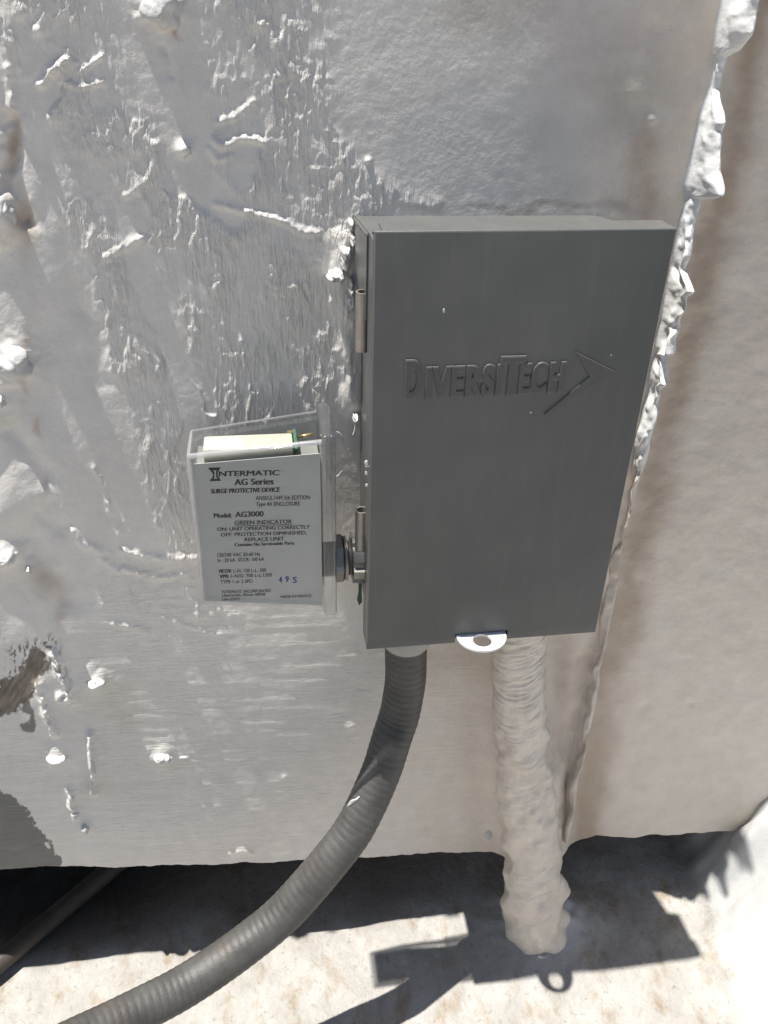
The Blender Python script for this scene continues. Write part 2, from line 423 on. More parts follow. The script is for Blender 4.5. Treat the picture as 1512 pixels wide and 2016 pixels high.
    for pts, wd, ht in [([(60, 1060), (130, 1170)], 30, -3.0), ([(20, 850), (75, 930)], 26, -2.5), ([(95, 1000), (120, 1040)], 22, -2.0), ([(150, 570), (205, 760)], 22, -.9),
                        ([(170, 600), (190, 640)], 14, -.7), ([(330, 90), (332, 150)], 7, -.7), ([(15, 240), (30, 300), (22, 350), (45, 430)], 18, -4.0),
                        ([(0, 360), (8, 420), (0, 460)], 22, 6.0), ([(1150, 1300), (1128, 1500), (1120, 1640)], 16, -2.0)]:
        d, p = seg_dist(wu, wv, pts); h += mm * ht * np.exp(-(d / wd) ** 2)
    for cu, cv, r, ht in [(362, 293, 14, 3.2), (1282, 235, 10, 2.5), (1250, 180, 26, 2.0), (1290, 60, 30, -2), (725, 316, 6, 1.6), (560, 1530, 5, .8), (690, 1430, 9, .8), (1190, 1535, 10, 1),
                          (1290, 1655, 16, -2.5), (1270, 1390, 10, -1.0), (1360, 1385, 8, -1.0), (1400, 1480, 20, -1.4), (1450, 1600, 14, 2.0), (40, 25, 16, 1.5), (75, 60, 12, 1.5), (515, 50, 10, .9)]:
        h += mm * ht * np.exp(-((u - cu) ** 2 + (v - cv) ** 2) / r ** 2)
    for cu, cv, r, ht in [(28, 712, 44, 5.0), (16, 1092, 34, 5.0), (322, 14, 46, 4.5), (190, 1340, 28, 3.5), (114, 1490, 26, 2.5), (320, 1489, 26, 2.6), (168, 1630, 16, 2.2), (6, 420, 40, 3)]:
        rad_ = np.hypot((u - cu), (v - cv)) / r * (.75 + .6 * fbm(u / 18, v / 18, 3, 2))
        h += mm * ht * np.exp(-rad_ ** 1.6 * 1.6)
    # coat webbed from the wall onto the painted conduit
    d, p = seg_dist(wu * .35 + u * .65, wv * .35 + v * .65, [(1022, 1400), (1034, 1520), (1046, 1640), (1050, 1700)])
    h += mm * 17 * np.exp(-(d / 66) ** 4) * sstep(1380, 1500, v) * (.75 + .5 * fbm(u / 22, v / 30, 6, 3))
    d, p = seg_dist(u, v, [(1010, 1290), (1022, 1400)]); h += mm * 4 * np.exp(-(d / 62) ** 4)
    # caulked-up fillet beside the enclosure
    d, p = seg_dist(wu * .3 + u * .7, wv * .3 + v * .7, [(672, 470), (668, 560), (685, 640), (690, 800)])
    h += mm * 2.6 * np.exp(-(d / 17) ** 2) * (.6 + .8 * fbm(u / 12, v / 26, 5, 2))
    h = h * (1 - .55 * sstep(700, 820, u) * (1 - sstep(380, 450, v)))
    # keep the coat clear of the enclosure's back
    return h, u, v, comb, np.clip(brush + hor2 * .6, 0, 1), wu, wv

def wall_colour(u, v, wu, wv, h):
    c = np.zeros(u.shape + (3,)); c[:] = (.79, .755, .71)
    nz = fbm(u / 45, v / 45, 4, 4); nf = fbm(u / 9, v / 9, 2, 3)
    c = blend(c, sstep(820, 1250, u + (v - 800) * .25) * (.6 + .8 * nz), (.74, .64, .54), .8)
    c = blend(c, sstep(1150, 1600, v) * sstep(250, 900, u) * nz, (.74, .665, .58), .6)
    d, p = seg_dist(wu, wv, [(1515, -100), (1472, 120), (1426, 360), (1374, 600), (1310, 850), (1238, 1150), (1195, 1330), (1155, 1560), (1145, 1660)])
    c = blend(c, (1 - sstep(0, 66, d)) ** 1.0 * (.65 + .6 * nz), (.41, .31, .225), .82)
    d, _ = seg_dist(wu, wv, [(1110, 1270), (1105, 1330), (1090, 1480)]); c = blend(c, (1 - sstep(5, 38, d)) * nz, (.45, .36, .29), .8)
    for cu, cv, rx, ry, col, op in [(1010, 20, 130, 60, (.50, .44, .38), .5), (1180, 110, 120, 110, (.55, .47, .46), .55), (1230, 170, 60, 70, (.52, .50, .40), .5), (1275, 280, 26, 26, (.62, .42, .30), .5),
                                    (1262, 380, 34, 70, (.47, .34, .24), .75), (1250, 250, 50, 60, (.40, .38, .36), .35), (1040, 408, 190, 10, (.30, .26, .23), .5), (900, 30, 60, 30, (.50, .48, .40), .3),  # the long thin one is contact shade painted above the enclosure
                                    (22, 290, 14, 60, (.33, .22, .15), .7), (42, 430, 18, 30, (.40, .26, .17), .7), (45, 470, 16, 40, (.55, .46, .36), .6), (48, 720, 8, 60, (.55, .40, .30), .55),
                                    (82, 845, 8, 20, (.60, .42, .33), .6), (82, 955, 7, 24, (.60, .42, .35), .6), (75, 1140, 40, 30, (.50, .42, .33), .45), (125, 1190, 12, 30, (.58, .46, .38), .5),
                                    (100, 1150, 40, 16, (.42, .34, .28), .4), (0, 830, 40, 12, (.66, .63, .50), .6), (230, 1390, 50, 60, (.64, .62, .50), .55), (215, 1545, 40, 25, (.62, .60, .50), .4),
                                    (357, 50, 5, 14, (.52, .28, .16), .7), (330, 1505, 50, 12, (.66, .64, .52), .5), (900, 1300, 130, 40, (.60, .50, .40), .5), (1050, 1450, 50, 120, (.60, .50, .42), .5), (1460, 1600, 60, 30, (.62, .54, .40), .4)]:
        m = np.exp(-(((wu - cu) / rx) ** 2 + ((wv - cv) / ry) ** 2)); c = blend(c, m * (.5 + nz), col, op)
    # bare patches where the coat is missing
    e = (fbm(u / 13, v / 13, 7, 3) - .5) * 34 + (fbm(u / 4, v / 6, 3, 2) - .5) * 16
    m1 = 1 - sstep(-2, 2, poly_sd(u, v, [(-60, 1530), (0, 1556), (30, 1570), (60, 1600), (88, 1645), (106, 1680), (122, 1690), (110, 1740), (-60, 1740)]) + e * .55)
    c = blend(c, m1, (.155, .155, .145), .96)
    st = fbm((u + v * .6) / 7, (v - u * .6) / 26, 9, 3)
    m2 = 1 - sstep(-2, 2, poly_sd(u, v, [(-60, 1375), (0, 1345), (45, 1312), (62, 1276), (78, 1274), (100, 1302), (74, 1345), (50, 1385), (20, 1408), (-60, 1420)]) + e * .6)
    k = (m2 * .95)[..., None]; br = np.array((.15, .118, .09)) + (st[..., None] - .4) * np.array((.30, .26, .22))
    c = c * (1 - k) + np.clip(br, .05, .5) * k
    m3 = (1 - sstep(0, 26, poly_sd(u, v, [(30, 1280), (100, 1262), (112, 1310), (62, 1300), (25, 1330)]))) * sstep(.60, .66, fbm(u / 5, v / 8, 11, 2))
    c = blend(c, m3, (.16, .155, .15), .9)
    m4 = 1 - sstep(-1.5, 1.5, poly_sd(u, v, [(38, 1395), (58, 1380), (66, 1400), (72, 1425), (66, 1440), (50, 1440), (40, 1425), (58, 1420), (60, 1405)]) + e * .25)
    c = blend(c, m4, (.17, .165, .155), .9)
    return c

wall = empty('coated_wall', (0.05, .1, 0.0), 'tall white coated sheet metal wall with brush marks and a caulked seam', 'wall')
wall.location.z = G - .29
wall.location = (0.05, .066, G - .29)
def panel(xs):
    nz_ = 780
    dz = np.r_[np.linspace(0, 1, nz_), 1.08, 1.2]                     # 1 = top of the dense zone
    zb = bottom_z(xs); zt = .355 + G
    X = np.repeat(xs[:, None], len(dz), 1); Z = zb[:, None] + (zt - zb)[:, None] * dz[None, :]
    h, u, v, comb, brush, wu, wv = wall_fields(X, Z)
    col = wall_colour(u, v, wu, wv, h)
    Yv = wall_y(X, Z) - h
    P = np.stack([X, Yv, Z], -1)
    # folded lip under the bottom edge
    lip1 = P[:, :1].copy(); lip1[..., 1] += .0025; lip1[..., 2] -= .0012
    lip2 = P[:, :1].copy(); lip2[..., 1] = .075; lip2[..., 2] += .001
    lip3 = P[:, :1].copy(); lip3[..., 1] = .12; lip3[..., 2] += .004
    P = np.concatenate([lip3, lip2, lip1, P], 1)
    cc = lambda a: np.concatenate([a[:, :1]] * 3 + [a], 1)
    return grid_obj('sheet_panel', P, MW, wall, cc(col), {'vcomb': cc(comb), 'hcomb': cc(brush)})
panel(np.r_[-1.0, -.7, -.5, -.4, np.arange(-.33, SEAM, .0006), SEAM])
panel(np.r_[np.arange(SEAM, .46, .0012), .5, .6, .8, 1.0])

# housing behind the coat
core = bm_obj('housing', box_bm(-.995, .995, .121, .9, G - .19, G + .42), M_core, wall)

# standing seam smothered in sealant
ZV = [(-60, 1438, 1520), (0, 1425, 1490), (60, 1405, 1478), (95, 1397, 1452), (118, 1394, 1412), (132, 1400, 1404), (146, 1400, 1407), (190, 1392, 1412), (238, 1379, 1425), (252, 1376, 1418), (330, 1362, 1412),
      (368, 1357, 1423), (380, 1356, 1402), (392, 1353, 1374), (450, 1342, 1362), (500, 1330, 1358), (530, 1322, 1350), (560, 1314, 1366), (576, 1310, 1352), (640, 1296, 1330), (690, 1284, 1326), (704, 1281, 1305), (752, 1270, 1309), (766, 1266, 1298),
      (840, 1248, 1285), (900, 1234, 1268), (925, 1228, 1262), (1000, 1214, 1244), (1100, 1196, 1222), (1250, 1172, 1198), (1400, 1146, 1172), (1560, 1118, 1142), (1650, 1108, 1130)]
fin_v = np.linspace(-60, 1650, 700)
fa = np.interp(fin_v, [q[0] for q in ZV], [q[1] for q in ZV]); fb = np.interp(fin_v, [q[0] for q in ZV], [q[2] for q in ZV])
prof = [(-.0075, 0, 0), (-.0045, .10, 0), (-.0030, .3, .5), (-.0024, .5, 1), (-.0020, .7, 1), (-.0014, .88, 1), (0, 1.0, .8), (.0016, .96, .6), (.0024, .8, .6), (.0030, .5, .5), (.0045, .15, .2), (.008, 0, 0)]
# finer profile
pp = np.array(prof); ti = np.linspace(0, len(pp) - 1, 34); pf = np.stack([np.interp(ti, np.arange(len(pp)), pp[:, k]) for k in range(3)], 1)
FP = np.zeros((700, len(pf), 3)); fc = np.zeros((700, len(pf), 3))
for i, v in enumerate(fin_v):
    base = onY(.5 * (fa[i] + fb[i]), v, .058); xb = SEAM
    lo, hi = -.02, .07
    for _ in range(26):                                               # how far the lip must stand out to reach its outline
        mid = .5 * (lo + hi); P = onX(fb[i], v, xb) if False else None
        uu, vv = toPix(np.array([[xb, mid, base[2]]]))
        if uu[0] > fb[i] : lo = mid
        else: hi = mid
    out = max(.0655 - mid, .002); out = min(out, .030) * (1 - .55 * float(sstep(930, 1000, v)))
    z = base[2]
    yw = .0655
    FP[i, :, 0] = xb + pf[:, 0]; FP[i, :, 1] = yw + .0025 - (out + .0025) * pf[:, 1]; FP[i, :, 2] = z
    low = sstep(900, 960, v)
    fc[i] = np.array((.78, .78, .77)) * (1 - low) + np.array((.68, .62, .55)) * low  # tan lower down: the enclosure's shade put into the sealant colour
ii = np.arange(700)[:, None] * np.ones(len(pf))[None]; jj = np.ones(700)[:, None] * np.arange(len(pf))[None]
fl = (fbm(ii / 20, jj / 9, 3, 2) - .5) * .0075 + (fbm(ii / 8, jj / 5, 5, 2) - .5) * .0018
calm = .45 + .55 * sstep(120, 260, ii)
fl = fl * calm
FP[:, :, 0] += fl * pf[None, :, 2]; FP[:, :, 2] += (fbm(ii / 14, jj / 7, 8, 2) - .5) * .002 * pf[None, :, 2]
FP[:, :, 1] += (fbm(ii / 9, jj / 9, 10, 2) - .5) * .004 * pf[None, :, 1] * calm
brn = sstep(.5, .64, fbm(ii / 18, jj / 8, 12, 3))[..., None] * sstep(398, 420, ii)[..., None]
fc = fc * (1 - .45 * brn) + np.array((.50, .40, .31)) * .45 * brn
fin = grid_obj('sealant_seam', FP, MW, wall, fc); fin['label'] = 'ragged white sealant ridge along the wall seam'

# lumps of coating over screw heads and caulk dabs
def lump(u, v, r, ht, seed, mat=M_white, sx=1.0, sz=1.0, name='paint_lump', rough=.5, yy=None):
    P0 = onY(u, v, .066)
    y0 = float(wall_y(np.array([P0[0]]), np.array([P0[2]]))[0]) if yy is None else yy
    P0 = onY(u, v, y0)
    bm = bmesh.new(); bmesh.ops.create_icosphere(bm, subdivisions=4, radius=1.0)
    for q in bm.verts:
        p = q.co.copy()
        n = fbm(np.array([p.x * 1.4 + seed * 3.1 + p.y]), np.array([p.z * 1.4 + seed * 1.7 - p.y * .7]), seed, 4)[0] - .5
        s = 1 + rough * 1.6 * n
        s2 = max(0.0, -p.y)
        q.co = Vector((p.x * r * sx * s, p.y * ht * (s if p.y < 0 else .4), p.z * r * sz * s + s2 * ht * .10))
    o = bm_obj(name, bm, mat, wall, smooth=True)
    for vv in o.data.vertices: vv.co += Vector(P0)
    return o
for k, (u, v, r, ht, sx, sz) in enumerate([(28, 712, .0085, .010, 1.0, 1.0), (16, 1092, .0060, .010, 1.0, .9), (322, 14, .0085, .009, 1, 1), (190, 1340, .0052, .007, 1.1, .8), (114, 1490, .0055, .006, 1.2, .8),
                                           (320, 1489, .0056, .007, 1.15, .75), (168, 1630, .0042, .005, .7, 1.2), (6, 420, .007, .008, .8, 1.3), (56, 1122, .0018, .004, 1, 1.4), (5, 790, .002, .004, 1, 1.8), (957, 1500, .0035, .004, 1.1, .9),
                                           (362, 1490, .0016, .002, 2.0, .7), (362, 296, .0036, .0028, 1, .9),
                                           (182, 1500, .0042, .0062, .55, 3.3), (130, 1334, .0044, .0045, .8, 2.3), (91, 1395, .0040, .0050, .7, 2.7), (141, 1567, .0030, .0042, .8, 1.6), (148, 1600, .0026, .0042, 1, 1), (122, 1372, .0026, .003, 1.4, .8), (960, 1640, .003, .004, .8, 2.2)]):
    lump(u, v, r, ht, k + 1, sx=sx, sz=sz)
# squeezed-out caulk beside the enclosure
for k, (u, v, r, ht, sx, sz) in enumerate([(660, 541, .0040, .010, 1.0, .95), (678, 505, .0036, .009, .8, 1.5), (690, 560, .0026, .010, .7, 1.7), (697, 820, .0022, .009, .8, 1.5), (684, 590, .004, .006, .8, 1.8), (694, 470, .002, .008, .7, 1.5), (692, 440, .0018, .006, .8, 1.3)]):
    lump(u, v, r, ht, 20 + k, sx=sx, sz=sz, name='caulk_blob', rough=.8)

# stray brush bristles stuck in the coat
for pts in ([(662, 850), (669, 853), (674, 862), (673, 868)], [(663, 938), (668, 934), (673, 927)], [(700, 836), (698, 848), (695, 856)]):
    Cb, sb = catmull([onY(u, v, .060) for u, v in pts], 16); Tb, Ub, Vb = frames(Cb); ab = np.linspace(0, 2 * np.pi, 7)
    grid_obj('bristle', Cb[:, None, :] + .0004 * (np.cos(ab)[None, :, None] * Ub[:, None, :] + np.sin(ab)[None, :, None] * Vb[:, None, :]), M_white, wall)

# ------------------------------------------------------------------ disconnect enclosure
W, H = .14, .2385
ebox = empty('disconnect_box', (W / 2, .035, G), 'grey metal electrical disconnect enclosure with embossed lid mounted on the white wall', 'electrical box')
def B(name, x0, x1, y0, y1, z0, z1, mat, parent=ebox, bev=.0006, seg=2):
    return bm_obj(name, box_bm(x0, x1, y0, y1, z0 + G, z1 + G, bev, seg), mat, parent, smooth=True, angle=math.radians(35))
# back box: deep part and the wider rim behind the lid
bm = box_bm(.0035, .1265, .020, .0705, .006 + G, .2295 + G, .0012, 2)
box_bm(.0050, .1375, .0125, .0205, .004 + G, .2335 + G, .0008, 2, bm)
body = bm_obj('body', bm, M_paint, ebox, smooth=True, angle=math.radians(35))
# hood over the top and upper sides, its side cheeks cut on the slant
def cheek(x0, x1):
    bm = bmesh.new()
    pts = [(.0168, .2325), (.0708, .2278), (.0708, .2105), (.0400, .1985), (.0168, .1925)]
    A = [bm.verts.new((x0, y, z + G)) for y, z in pts]; C = [bm.verts.new((x1, y, z + G)) for y, z in pts]
    bm.faces.new(A[::-1]); bm.faces.new(C); n = len(pts)
    for i in range(n): bm.faces.new((A[i], A[(i + 1) % n], C[(i + 1) % n], C[i]))
    bmesh.ops.recalc_face_normals(bm, faces=bm.faces)
    return bm
hood = bmesh.new()
top = [(-.0012, .0166), (-.0012, .0712), (.1250, .0712), (.1290, .0440), (.1385, .0420), (.1385, .0166)]
zt = lambda y: .2340 - (y - .0166) * .085
A = [hood.verts.new((x, y, zt(y) + G)) for x, y in top]; C = [hood.verts.new((x, y, zt(y) + G - .0012)) for x, y in top]
hood.faces.new(A); hood.faces.new(C[::-1])
for i in range(len(top)): hood.faces.new((A[i], C[i], C[(i + 1) % len(top)], A[(i + 1) % len(top)]))
bmesh.ops.recalc_face_normals(hood, faces=hood.faces)
bmesh.ops.bevel(hood, geom=[e for e in hood.edges if abs(e.verts[0].co.x + .0012) < 1e-5 and abs(e.verts[1].co.x + .0012) < 1e-5 and e.verts[0].co.z > C[0].co.z], offset=.0011, segments=3, affect='EDGES')
hd = bm_obj('hood', hood, M_paint, ebox, smooth=True, angle=math.radians(35))
ck = bm_obj('hood_cheek', cheek(-.0009, .0004), M_paint, hd); fix(ck)

# lid: folded sheet with open corners
lid = bmesh.new()
def rounded_plate(bm, x0, x1, z0, z1, y0, y1, r=.002):
    pts = []
    for cx, cz, a0 in ((x1 - r, z1 - r, 0), (x0 + r, z1 - r, 90), (x0 + r, z0 + r, 180), (x1 - r, z0 + r, 270)):
        for k in range(4):
            t = math.radians(a0 + 30 * k); pts.append((cx + r * math.cos(t), cz + r * math.sin(t)))
    A = [bm.verts.new((x, y0, z + G)) for x, z in pts]; C = [bm.verts.new((x, y1, z + G)) for x, z in pts]
    fa_ = bm.faces.new(A); bm.faces.new(C[::-1]); n = len(pts)
    for i in range(n): bm.faces.new((A[i], C[i], C[(i + 1) % n], A[(i + 1) % n]))
    return fa_
SX0, SX1, SZ1 = .0527, .0845, .0072                     # slot for the padlock tab
def front(bm):
    ff = []
    y0, y1 = 0.0, .0012
    rows = [(0.0, SZ1, [(0, SX0), (SX1, W)]), (SZ1, H, [(0, SX0), (SX0, SX1), (SX1, W)])]
    for z0, z1, cols in rows:
        for x0, x1 in cols:
            ff.append(box_bm(x0, x1, y0, y1, z0 + G, z1 + G, 0, 1, bm))
front(lid)
bmesh.ops.remove_doubles(lid, verts=lid.verts, dist=1e-6)
bad = [f for f in lid.faces if abs(f.normal.y) < .5 and all(len(e.link_faces) > 2 for e in f.edges if True)]
# drop the inner partition faces
inner = []
for f in lid.faces:
    c = f.calc_center_median()
    if abs(f.normal.y) < .5:
        on_edge = min(abs(c.x), abs(c.x - W), abs(c.z - G), abs(c.z - G - H)) < 1e-5
        in_slot = (SX0 - 1e-5 <= c.x <= SX1 + 1e-5) and (c.z - G <= SZ1 + 1e-5)
        if not on_edge and not in_slot: inner.append(f)
bmesh.ops.delete(lid, geom=inner, context='FACES_ONLY')
es = []
for e in lid.edges:
    a, b = e.verts
    if abs(a.co.y) < 1e-6 and abs(b.co.y) < 1e-6:
        for ax, val in ((0, 0), (0, W), (2, G), (2, G + H)):
            if abs(a.co[ax] - val) < 1e-6 and abs(b.co[ax] - val) < 1e-6: es.append(e)
bmesh.ops.recalc_face_normals(lid, faces=lid.faces)
bmesh.ops.bevel(lid, geom=es, offset=.0011, segments=3, profile=.5, affect='EDGES')
lido = bm_obj('lid', lid, M_paint, ebox, smooth=True, angle=math.radians(35))
def L(name, x0, x1, y0, y1, z0, z1, mat=M_paint, bev=0):
    return fix(bm_obj(name, box_bm(x0, x1, y0, y1, z0 + G, z1 + G, bev, 2), mat, lido, smooth=True, angle=math.radians(35)))
L('lid_flange', .0000, .0012, .0011, .0165, .001, H - .0042)
L('lid_flange', .0042, W - .0005, .0011, .0165, H - .0012, H - .0001)
L('lid_flange', W - .0012, W, .0011, .0165, .001, H - .003)
L('lid_flange', .002, SX0, .0011, .0110, .0001, .0012)
L('lid_flange', SX1, W - .002, .0011, .0110, .0001, .0012)

# hinge knuckles
def knuckle(z0, z1, y):
    bm = bmesh.new(); o = (-.0014, y, z0 + G); L_ = z1 - z0
    lathe(bm, o, (0, 0, 1), [(0, .0028), (0, .0037), (L_, .0037), (L_, .0029), (L_ - .012, .0028), (L_ - .012, .0002)], 28)
    bmesh.ops.recalc_face_normals(bm, faces=bm.faces)
    k = bm_obj('hinge_knuckle', bm, M_hinge, ebox, smooth=True, angle=math.radians(40)); return k
knuckle(.1755, .2050, .0225); knuckle(.0545, .0850, .0185)
# padlock tab through the slot
def tab():
    bm = bmesh.new(); cx, z0, z1 = .0680, .0048, .0062
    out = []; R = .0148
    yb = .010
    out = [(cx - R, yb), (cx - R, -.0010)] + [(cx - R * math.cos(t), -.0010 - R * .98 * math.sin(t)) for t in np.linspace(.06, math.pi - .06, 26)] + [(cx + R, -.0010), (cx + R, yb)]
    hole = [(cx - .0006 + .0056 * math.cos(t), -.0062 + .0056 * math.sin(t)) for t in np.linspace(0, 2 * math.pi, 28, endpoint=False)]
    def lay(z):
        o = [bm.verts.new((x, y, z + G)) for x, y in out]; h = [bm.verts.new((x, y, z + G)) for x, y in hole]
        es = [bm.edges.new((o[i], o[(i + 1) % len(o)])) for i in range(len(o))] + [bm.edges.new((h[i], h[(i + 1) % len(h)])) for i in range(len(h))]
        bmesh.ops.triangle_fill(bm, edges=es, use_beauty=True); return o, h
    o0, h0 = lay(z0); o1, h1 = lay(z1)
    for a, b in ((o0, o1), (h0, h1)):
        for i in range(len(a)): bm.faces.new((a[i], a[(i + 1) % len(a)], b[(i + 1) % len(a)], b[i]))
    bmesh.ops.recalc_face_normals(bm, faces=bm.faces)
    t = bm_obj('padlock_tab', bm, M_tab, ebox); t['label'] = 'bright half-round padlock tab with an oval hole'
tab()
# black plate standing for the shade inside the slot
B('slot_shade_plate', .048, .090, .0030, .0042, .0016, .012, M_dark, ebox, 0)
# hub under the box for the flexible conduit
bm = bmesh.new()
lathe(bm, (.0295, .031, G + .006), (0, 0, -1), [(0, .0001), (0, .0180), (.018, .0180), (.023, .0172), (.027, .0155), (.0295, .0138), (.0295, .012)], 40)
bmesh.ops.recalc_face_normals(bm, faces=bm.faces)
bm_obj('conduit_hub', bm, simple('pale_hub', (.34, .34, .32), .5), ebox, smooth=True, angle=math.radians(40))

# -- lettering
def font_mesh(txt, off=0.0, ext=0.0, bev=0.0, space=1.0):
    cu = bpy.data.curves.new('t', 'FONT'); cu.body = txt; cu.size = 1.0; cu.offset = off; cu.extrude = ext; cu.bevel_depth = bev; cu.bevel_resolution = 1
    cu.space_character = space; cu.resolution_u = 4
    o = bpy.data.objects.new('t', cu); sc.collection.objects.link(o)
    dg = bpy.context.evaluated_depsgraph_get(); dg.update()
    me = bpy.data.meshes.new_from_object(o.evaluated_get(dg))
    co = np.zeros(len(me.vertices) * 3); me.vertices.foreach_get('co', co); co = co.reshape(-1, 3)
    fs = [tuple(p.vertices) for p in me.polygons]
    bpy.data.objects.remove(o); bpy.data.curves.remove(cu); bpy.data.meshes.remove(me)
    return co, fs
CAP = font_mesh('H')[0][:, 1].max()
lv = []; lf = []
def emboss(txt, x0, x1, zl, zr, cap, th=.0011, sp=1.0):
    co, fs = font_mesh(txt, .006, .02, .034, sp)
    x = (co[:, 0] - co[:, 0].min()) / (co[:, 0].max() - co[:, 0].min())
    y = co[:, 1] / CAP; zz = co[:, 2] / .054
    for dx, k in ((-.00042, 1.0), (.00042, .97), (0, .985)):
        n0 = len(lv)
        for a, b, d in zip(x, y, zz):
            lv.append((x0 + (x1 - x0) * a + dx, -th * k * max(0.0, d) + .0003 * (d < 0), zl + (zr - zl) * a + cap * b + G))
        lf.extend([tuple(i + n0 for i in f) for f in fs])
emboss('D', .0166, .0243, .1593, .1593, .0188)
emboss('IVERSI', .0268, .0640, .1594, .1597, .0150, sp=1.14)
emboss('T', .0630, .0752, .1597, .1597, .0188)
emboss('ECH', .0732, .0958, .1599, .1602, .0148, sp=1.14)
fix(mesh_obj('embossed_lettering', lv, lf, M_paint, None, smooth=False)).parent = lido
ar = [(.0993, .1812), (.1228, .1697), (.0880, .1474), (.1085, .1675)]
cx = .108; cz = .169
bm = bmesh.new()
def off(p, d):
    n = len(p); out = []
    for i in range(n):
        a, b, c = Vector(p[i - 1]), Vector(p[i]), Vector(p[(i + 1) % n])
        d1 = (b - a).normalized(); d2 = (c - b).normalized()
        n1 = Vector((d1.y, -d1.x)); n2 = Vector((d2.y, -d2.x)); m = (n1 + n2); m = m / max(m.length_squared, .35) * 2
        out.append(b + m * d * .5 * 2 / 2)
    return out
inn = off(ar, .0012)
A = [bm.verts.new((x, .0003, z + G)) for x, z in ar]; C = [bm.verts.new((q.x, -.0009, q.y + G)) for q in inn]
for i in range(4): bm.faces.new((A[i], A[(i + 1) % 4], C[(i + 1) % 4], C[i]))
bm.faces.new(C); bmesh.ops.recalc_face_normals(bm, faces=bm.faces)
fix(bm_obj('embossed_arrow', bm, M_paint, lido))
# white paint flecks and a chip on the lid
def fleck(P, r, sx=1, sz=1, seed=0):
    bm = bmesh.new(); bmesh.ops.create_icosphere(bm, subdivisions=2, radius=1)
    for q in bm.verts:
        p = q.co; s = 1 + .7 * (fbm(np.array([p.x * 2 + seed]), np.array([p.z * 2 + seed * 2.]), seed, 2)[0] - .5)
        q.co = Vector((p.x * r * sx * s, p.y * r * .3, p.z * r * sz * s)) + Vector(P)
    fix(bm_obj('paint_fleck', bm, M_white, lido, smooth=True))
for k, (u, v, r, sx, sz) in enumerate([(721, 912, .0011, .8, 1.6), (723, 918, .0008, 1.5, .8), (721, 932, .0009, .8, 1.7), (722, 955, .0008, .8, 1.2), (874, 612, .0010, .6, 1.2), (1045, 812, .0005, 1.3, 1), (1203, 699, .0005, 1, 1)]):
    P = onY(u, v, -.0002); fleck(P, r, sx, sz, k)

# ------------------------------------------------------------------ surge protector
spd = empty('surge_protector', (-.055, .025, G + .08), 'clear plastic surge protector with silver printed label, screwed to the side of the grey box', 'surge protector')
FL = dict(x=-.0237, y0=.0060, y1=.0440, z0=.0262, z1=.1345)
LE = dict(x=-.0915, y0=.0095, y1=.0400, z0=.0338, z1=.1277)
def taper_shell(bm, g, bev):
    a, b = LE, FL
    q = lambda e, y, z, dx: bm.verts.new((e['x'] + dx, y, z + G))
    def ring(e, dx): return [q(e, e['y0'] + g, e['z0'] + g, dx), q(e, e['y0'] + g, e['z1'] - g, dx), q(e, e['y1'] - g, e['z1'] - g, dx), q(e, e['y1'] - g, e['z0'] + g, dx)]
    A = ring(a, g); C = ring(b, 0)
    fs = [bm.faces.new(A)] + [bm.faces.new((A[i], C[i], C[(i + 1) % 4], A[(i + 1) % 4])) for i in range(4)]
    es = [e for e in bm.edges if len(e.link_faces) == 2]
    r = bmesh.ops.bevel(bm, geom=es, offset=bev, segments=4, profile=.5, affect='EDGES')
    if g == 0:
        for f in r['faces']: f.material_index = 1
    bmesh.ops.recalc_face_normals(bm, faces=bm.faces)
bm = bmesh.new(); taper_shell(bm, 0, .0021)
bm2 = bmesh.new(); taper_shell(bm2, .0022, .0018)
bmesh.ops.reverse_faces(bm2, faces=bm2.faces)
tmp = bpy.data.meshes.new('t'); bm2.to_mesh(tmp); bm2.free(); bm.from_mesh(tmp); bpy.data.meshes.remove(tmp)
bm_obj('clear_case', bm, M_clear, spd, smooth=True, angle=math.radians(50)).data.materials.append(M_rim)
fl = box_bm(-.0236, -.0166, .0040, .0460, .0238 + G, .1380 + G, .0018, 3)
bm_obj('clear_flange', fl, M_flange, spd, smooth=True, angle=math.radians(50))
# label plane, just inside the front
def lab_y(x): return float(np.interp(x, [LE['x'], FL['x']], [LE['y0'] + .0029, FL['y0'] + .0029]))
def lab_pt(u, v, d=0.0):
    # plane through the case front, slightly turned with its draft
    n = np.array([-(FL['y0'] - LE['y0']) / (FL['x'] - LE['x']), 1.0, 0.0]); p0 = np.array([FL['x'], FL['y0'] + .0029 - d, 0])
    dr = ray(u, v); t = ((p0 - CC) @ n) / (dr @ n); return CC + dr * t
lab = [(381, 914), (630, 893), (635, 1192), (402, 1183)]
bm = bmesh.new()
A = [bm.verts.new(lab_pt(u, v)) for u, v in lab]; C = [bm.verts.new(Vector(lab_pt(u, v)) + Vector((0, .0004, 0))) for u, v in lab]
bm.faces.new(A[::-1]); bm.faces.new(C)
for i in range(4): bm.faces.new((A[i], A[(i + 1) % 4], C[(i + 1) % 4], C[i]))
bmesh.ops.recalc_face_normals(bm, faces=bm.faces)
label = bm_obj('printed_label', bm, M_label, spd)
S = 400 / 1512.
def zp(a, b): return (340 + a * S, 780 + b * S)
tv = []; tf = []; bv = []; bf = []
